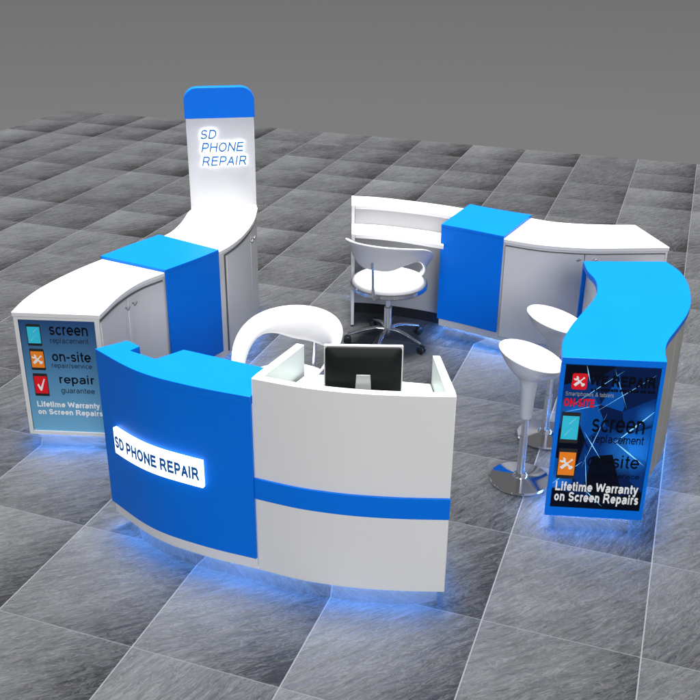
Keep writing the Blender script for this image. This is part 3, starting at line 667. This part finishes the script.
# ------------------------------------------------------------------ swivel chairs
def make_chair():
    t = thing("swivel_chair", "white swivel chair with chrome star base at the low back desk", "chair", (.30, 5.87, 0), 0, "white swivel chairs")
    # shell: band around the back (back centre on local -Y)
    def lerp(tab, x):
        x = abs(x); q = cr([(-tab[1][0], tab[1][1])] + tab, 12)
        for u, v in zip(q, q[1:]):
            if u.x <= x <= v.x: return u.y + (v.y - u.y) * (x - u.x) / max(v.x - u.x, 1e-6)
        return tab[-1][1]
    TOP = [(0, .765), (40, .752), (75, .712), (108, .625), (144, .480)]
    BOT = [(0, .598), (24, .602), (50, .638), (75, .628), (108, .522), (144, .395)]
    RAD = [(0, .270), (90, .260), (144, .245)]
    bm = bmesh.new(); n = 44; G_ = []
    for i in range(n + 1):
        ph = -142 + 284 * i / n; a = math.radians(ph); zt, zb, R = lerp(TOP, ph), lerp(BOT, ph), lerp(RAD, ph); row = []
        m_ = 5; th_ = .011
        pr = []
        for k in range(m_ + 1): u = k / m_; pr.append((R - .03 + .045 * u + .012 * math.sin(u * math.pi) * -1 + th_, zb + (zt - zb) * u))
        pr.append((R + .015, zt + .008))
        for k in range(m_, -1, -1): u = k / m_; pr.append((R - .03 + .045 * u - .012 * math.sin(u * math.pi) - th_, zb + (zt - zb) * u))
        pr.append((R - .03, zb - .006))
        G_.append([bm.verts.new((math.sin(a) * r, -math.cos(a) * r, z)) for r, z in pr])
    for A_, B_ in zip(G_, G_[1:]):
        for k in range(len(A_)): bm.faces.new((A_[k], A_[(k + 1) % len(A_)], B_[(k + 1) % len(A_)], B_[k]))
    bm.faces.new(G_[0]); bm.faces.new(G_[-1][::-1])
    o = link("backrest", bm, M['plastic'], t, smooth=100); sb = o.modifiers.new("s", 'SUBSURF'); sb.levels = 1; sb.render_levels = 2
    bm = bmesh.new(); add_lathe(bm, [(0, .415), (.20, .415), (.236, .425), (.242, .440), (.236, .455), (.20, .470), (.10, .476), (0, .478)], 64); link("seat", bm, M['cushion'], t, smooth=60)
    bm = bmesh.new(); add_lathe(bm, [(.19, .402), (.243, .404), (.250, .410), (.251, .432), (.246, .438), (.2435, .436), (.2435, .414), (.19, .412)], 72); link("seat_ring", bm, M['chrome'], t, smooth=30)
    bm = bmesh.new()
    add_tube(bm, [(0, -.247, .405), (0, -.260, .43), (0, -.272, .50), (0, -.276, .58), (0, -.284, .66)], [.011, .011, .010, .009, .006], 14); link("back_strut", bm, M['chrome'], t, smooth=60)
    bm = bmesh.new(); add_lathe(bm, [(0, .075), (.030, .075), (.032, .10), (.026, .125), (.026, .26), (.015, .262), (.015, .385), (.05, .392), (.06, .402), (0, .402)], 32); link("column", bm, M['chrome'], t, smooth=30)
    for k in range(5):
        a = math.radians(60 + 72 * k); c, s = math.cos(a), math.sin(a)
        bm = bmesh.new()
        P = [(.02, .105), (.08, .112), (.15, .098), (.21, .078), (.262, .062)]
        add_tube(bm, [(r * c, r * s, z) for r, z in P], [.016, .014, .012, .0105, .010], 12); lg = link("leg", bm, M['chrome'], t, smooth=60)
        bm = bmesh.new()
        for sd in (-1, 1):
            ctr = Vector((.265 * c, .265 * s, .026)); ax = Vector((-s, c, 0))
            add_tube(bm, [ctr + ax * sd * .006, ctr + ax * sd * .009, ctr + ax * sd * .020, ctr + ax * sd * .023], [.022, .026, .026, .020], 18)
        add_tube(bm, [(.262 * c, .262 * s, .02), (.262 * c, .262 * s, .060)], .006, 8)
        link("caster", bm, M['black'], lg, smooth=40)
    return t
ch = make_chair(); ch.rotation_euler = (0, 0, math.radians(246 - 270))
dup(ch, (-.282, 4.39, 0), math.radians(60 + 90), "white swivel chair tucked behind the reception desk, next to the monitor")

# ------------------------------------------------------------------ monitor
mon = thing("monitor", "black desktop monitor seen from behind on the white half of the reception desk", "monitor", (.082, 3.335, .8725), math.radians(-1))
MW, MH, MZ = .151, .200, .082
bm = bmesh.new(); bmesh.ops.create_cube(bm, size=1)
for v in bm.verts: v.co = Vector((v.co.x * 2 * MW, v.co.y * .014 + .010, MZ + (v.co.z + .5) * MH))
link("bezel", bm, M['plastic'], mon, .004)
bm = bmesh.new()      # bulged rear shell on the camera side (-Y)
A = [(-MW + .005, MZ + .006), (MW - .005, MZ + .006), (MW - .005, MZ + MH - .006), (-MW + .005, MZ + MH - .006)]
B = [(-MW + .028, MZ + .02), (MW - .028, MZ + .02), (MW - .028, MZ + MH - .035), (-MW + .028, MZ + MH - .035)]
def rr2(q, y, r=.012):
    return [bm.verts.new((x, y, z)) for x, z in rrect(q[0][0], q[1][0], q[0][1], q[2][1], r, 4)]
R0, R1, R2 = rr2(A, .0025), rr2(A, -.006), rr2(B, -.022, .03)
n = len(R0)
for P_, Q_ in ((R0, R1), (R1, R2)):
    for i in range(n): bm.faces.new((P_[i], P_[(i + 1) % n], Q_[(i + 1) % n], Q_[i]))
bm.faces.new(R0[::-1]); bm.faces.new(R2); link("rear_shell", bm, M['monback'], mon, .0015)
bm = bmesh.new(); bmesh.ops.create_cube(bm, size=1)
for v in bm.verts: v.co = Vector((v.co.x * 2 * (MW - .012), .0185 + v.co.y * .002, MZ + MH / 2 + v.co.z * (MH - .024)))
link("screen", bm, M['screen'], mon)
bm = bmesh.new()
lo = [(-.036, -.035, .0), (.036, -.035, .0), (.036, -.022, .0), (-.036, -.022, 0)]; hi = [(-.027, -.030, .172), (.027, -.030, .172), (.027, -.0225, .172), (-.027, -.0225, .172)]
V0 = [bm.verts.new(p) for p in lo]; V1 = [bm.verts.new(p) for p in hi]; bm.faces.new(V0[::-1]); bm.faces.new(V1)
for i in range(4): bm.faces.new((V0[i], V0[(i + 1) % 4], V1[(i + 1) % 4], V1[i]))
link("stand", bm, mat("silver stand", (.36, .38, .37), .35, .2), mon, .002)
bm = bmesh.new(); bmesh.ops.create_cube(bm, size=1)
for v in bm.verts: v.co = Vector((v.co.x * .17, v.co.y * .09 - .005, (v.co.z + .5) * .007 + .0005))
link("stand_foot", bm, bpy.data.materials["silver stand"], mon, .002)
scene.render.resolution_x = 1024; scene.render.resolution_y = 1024
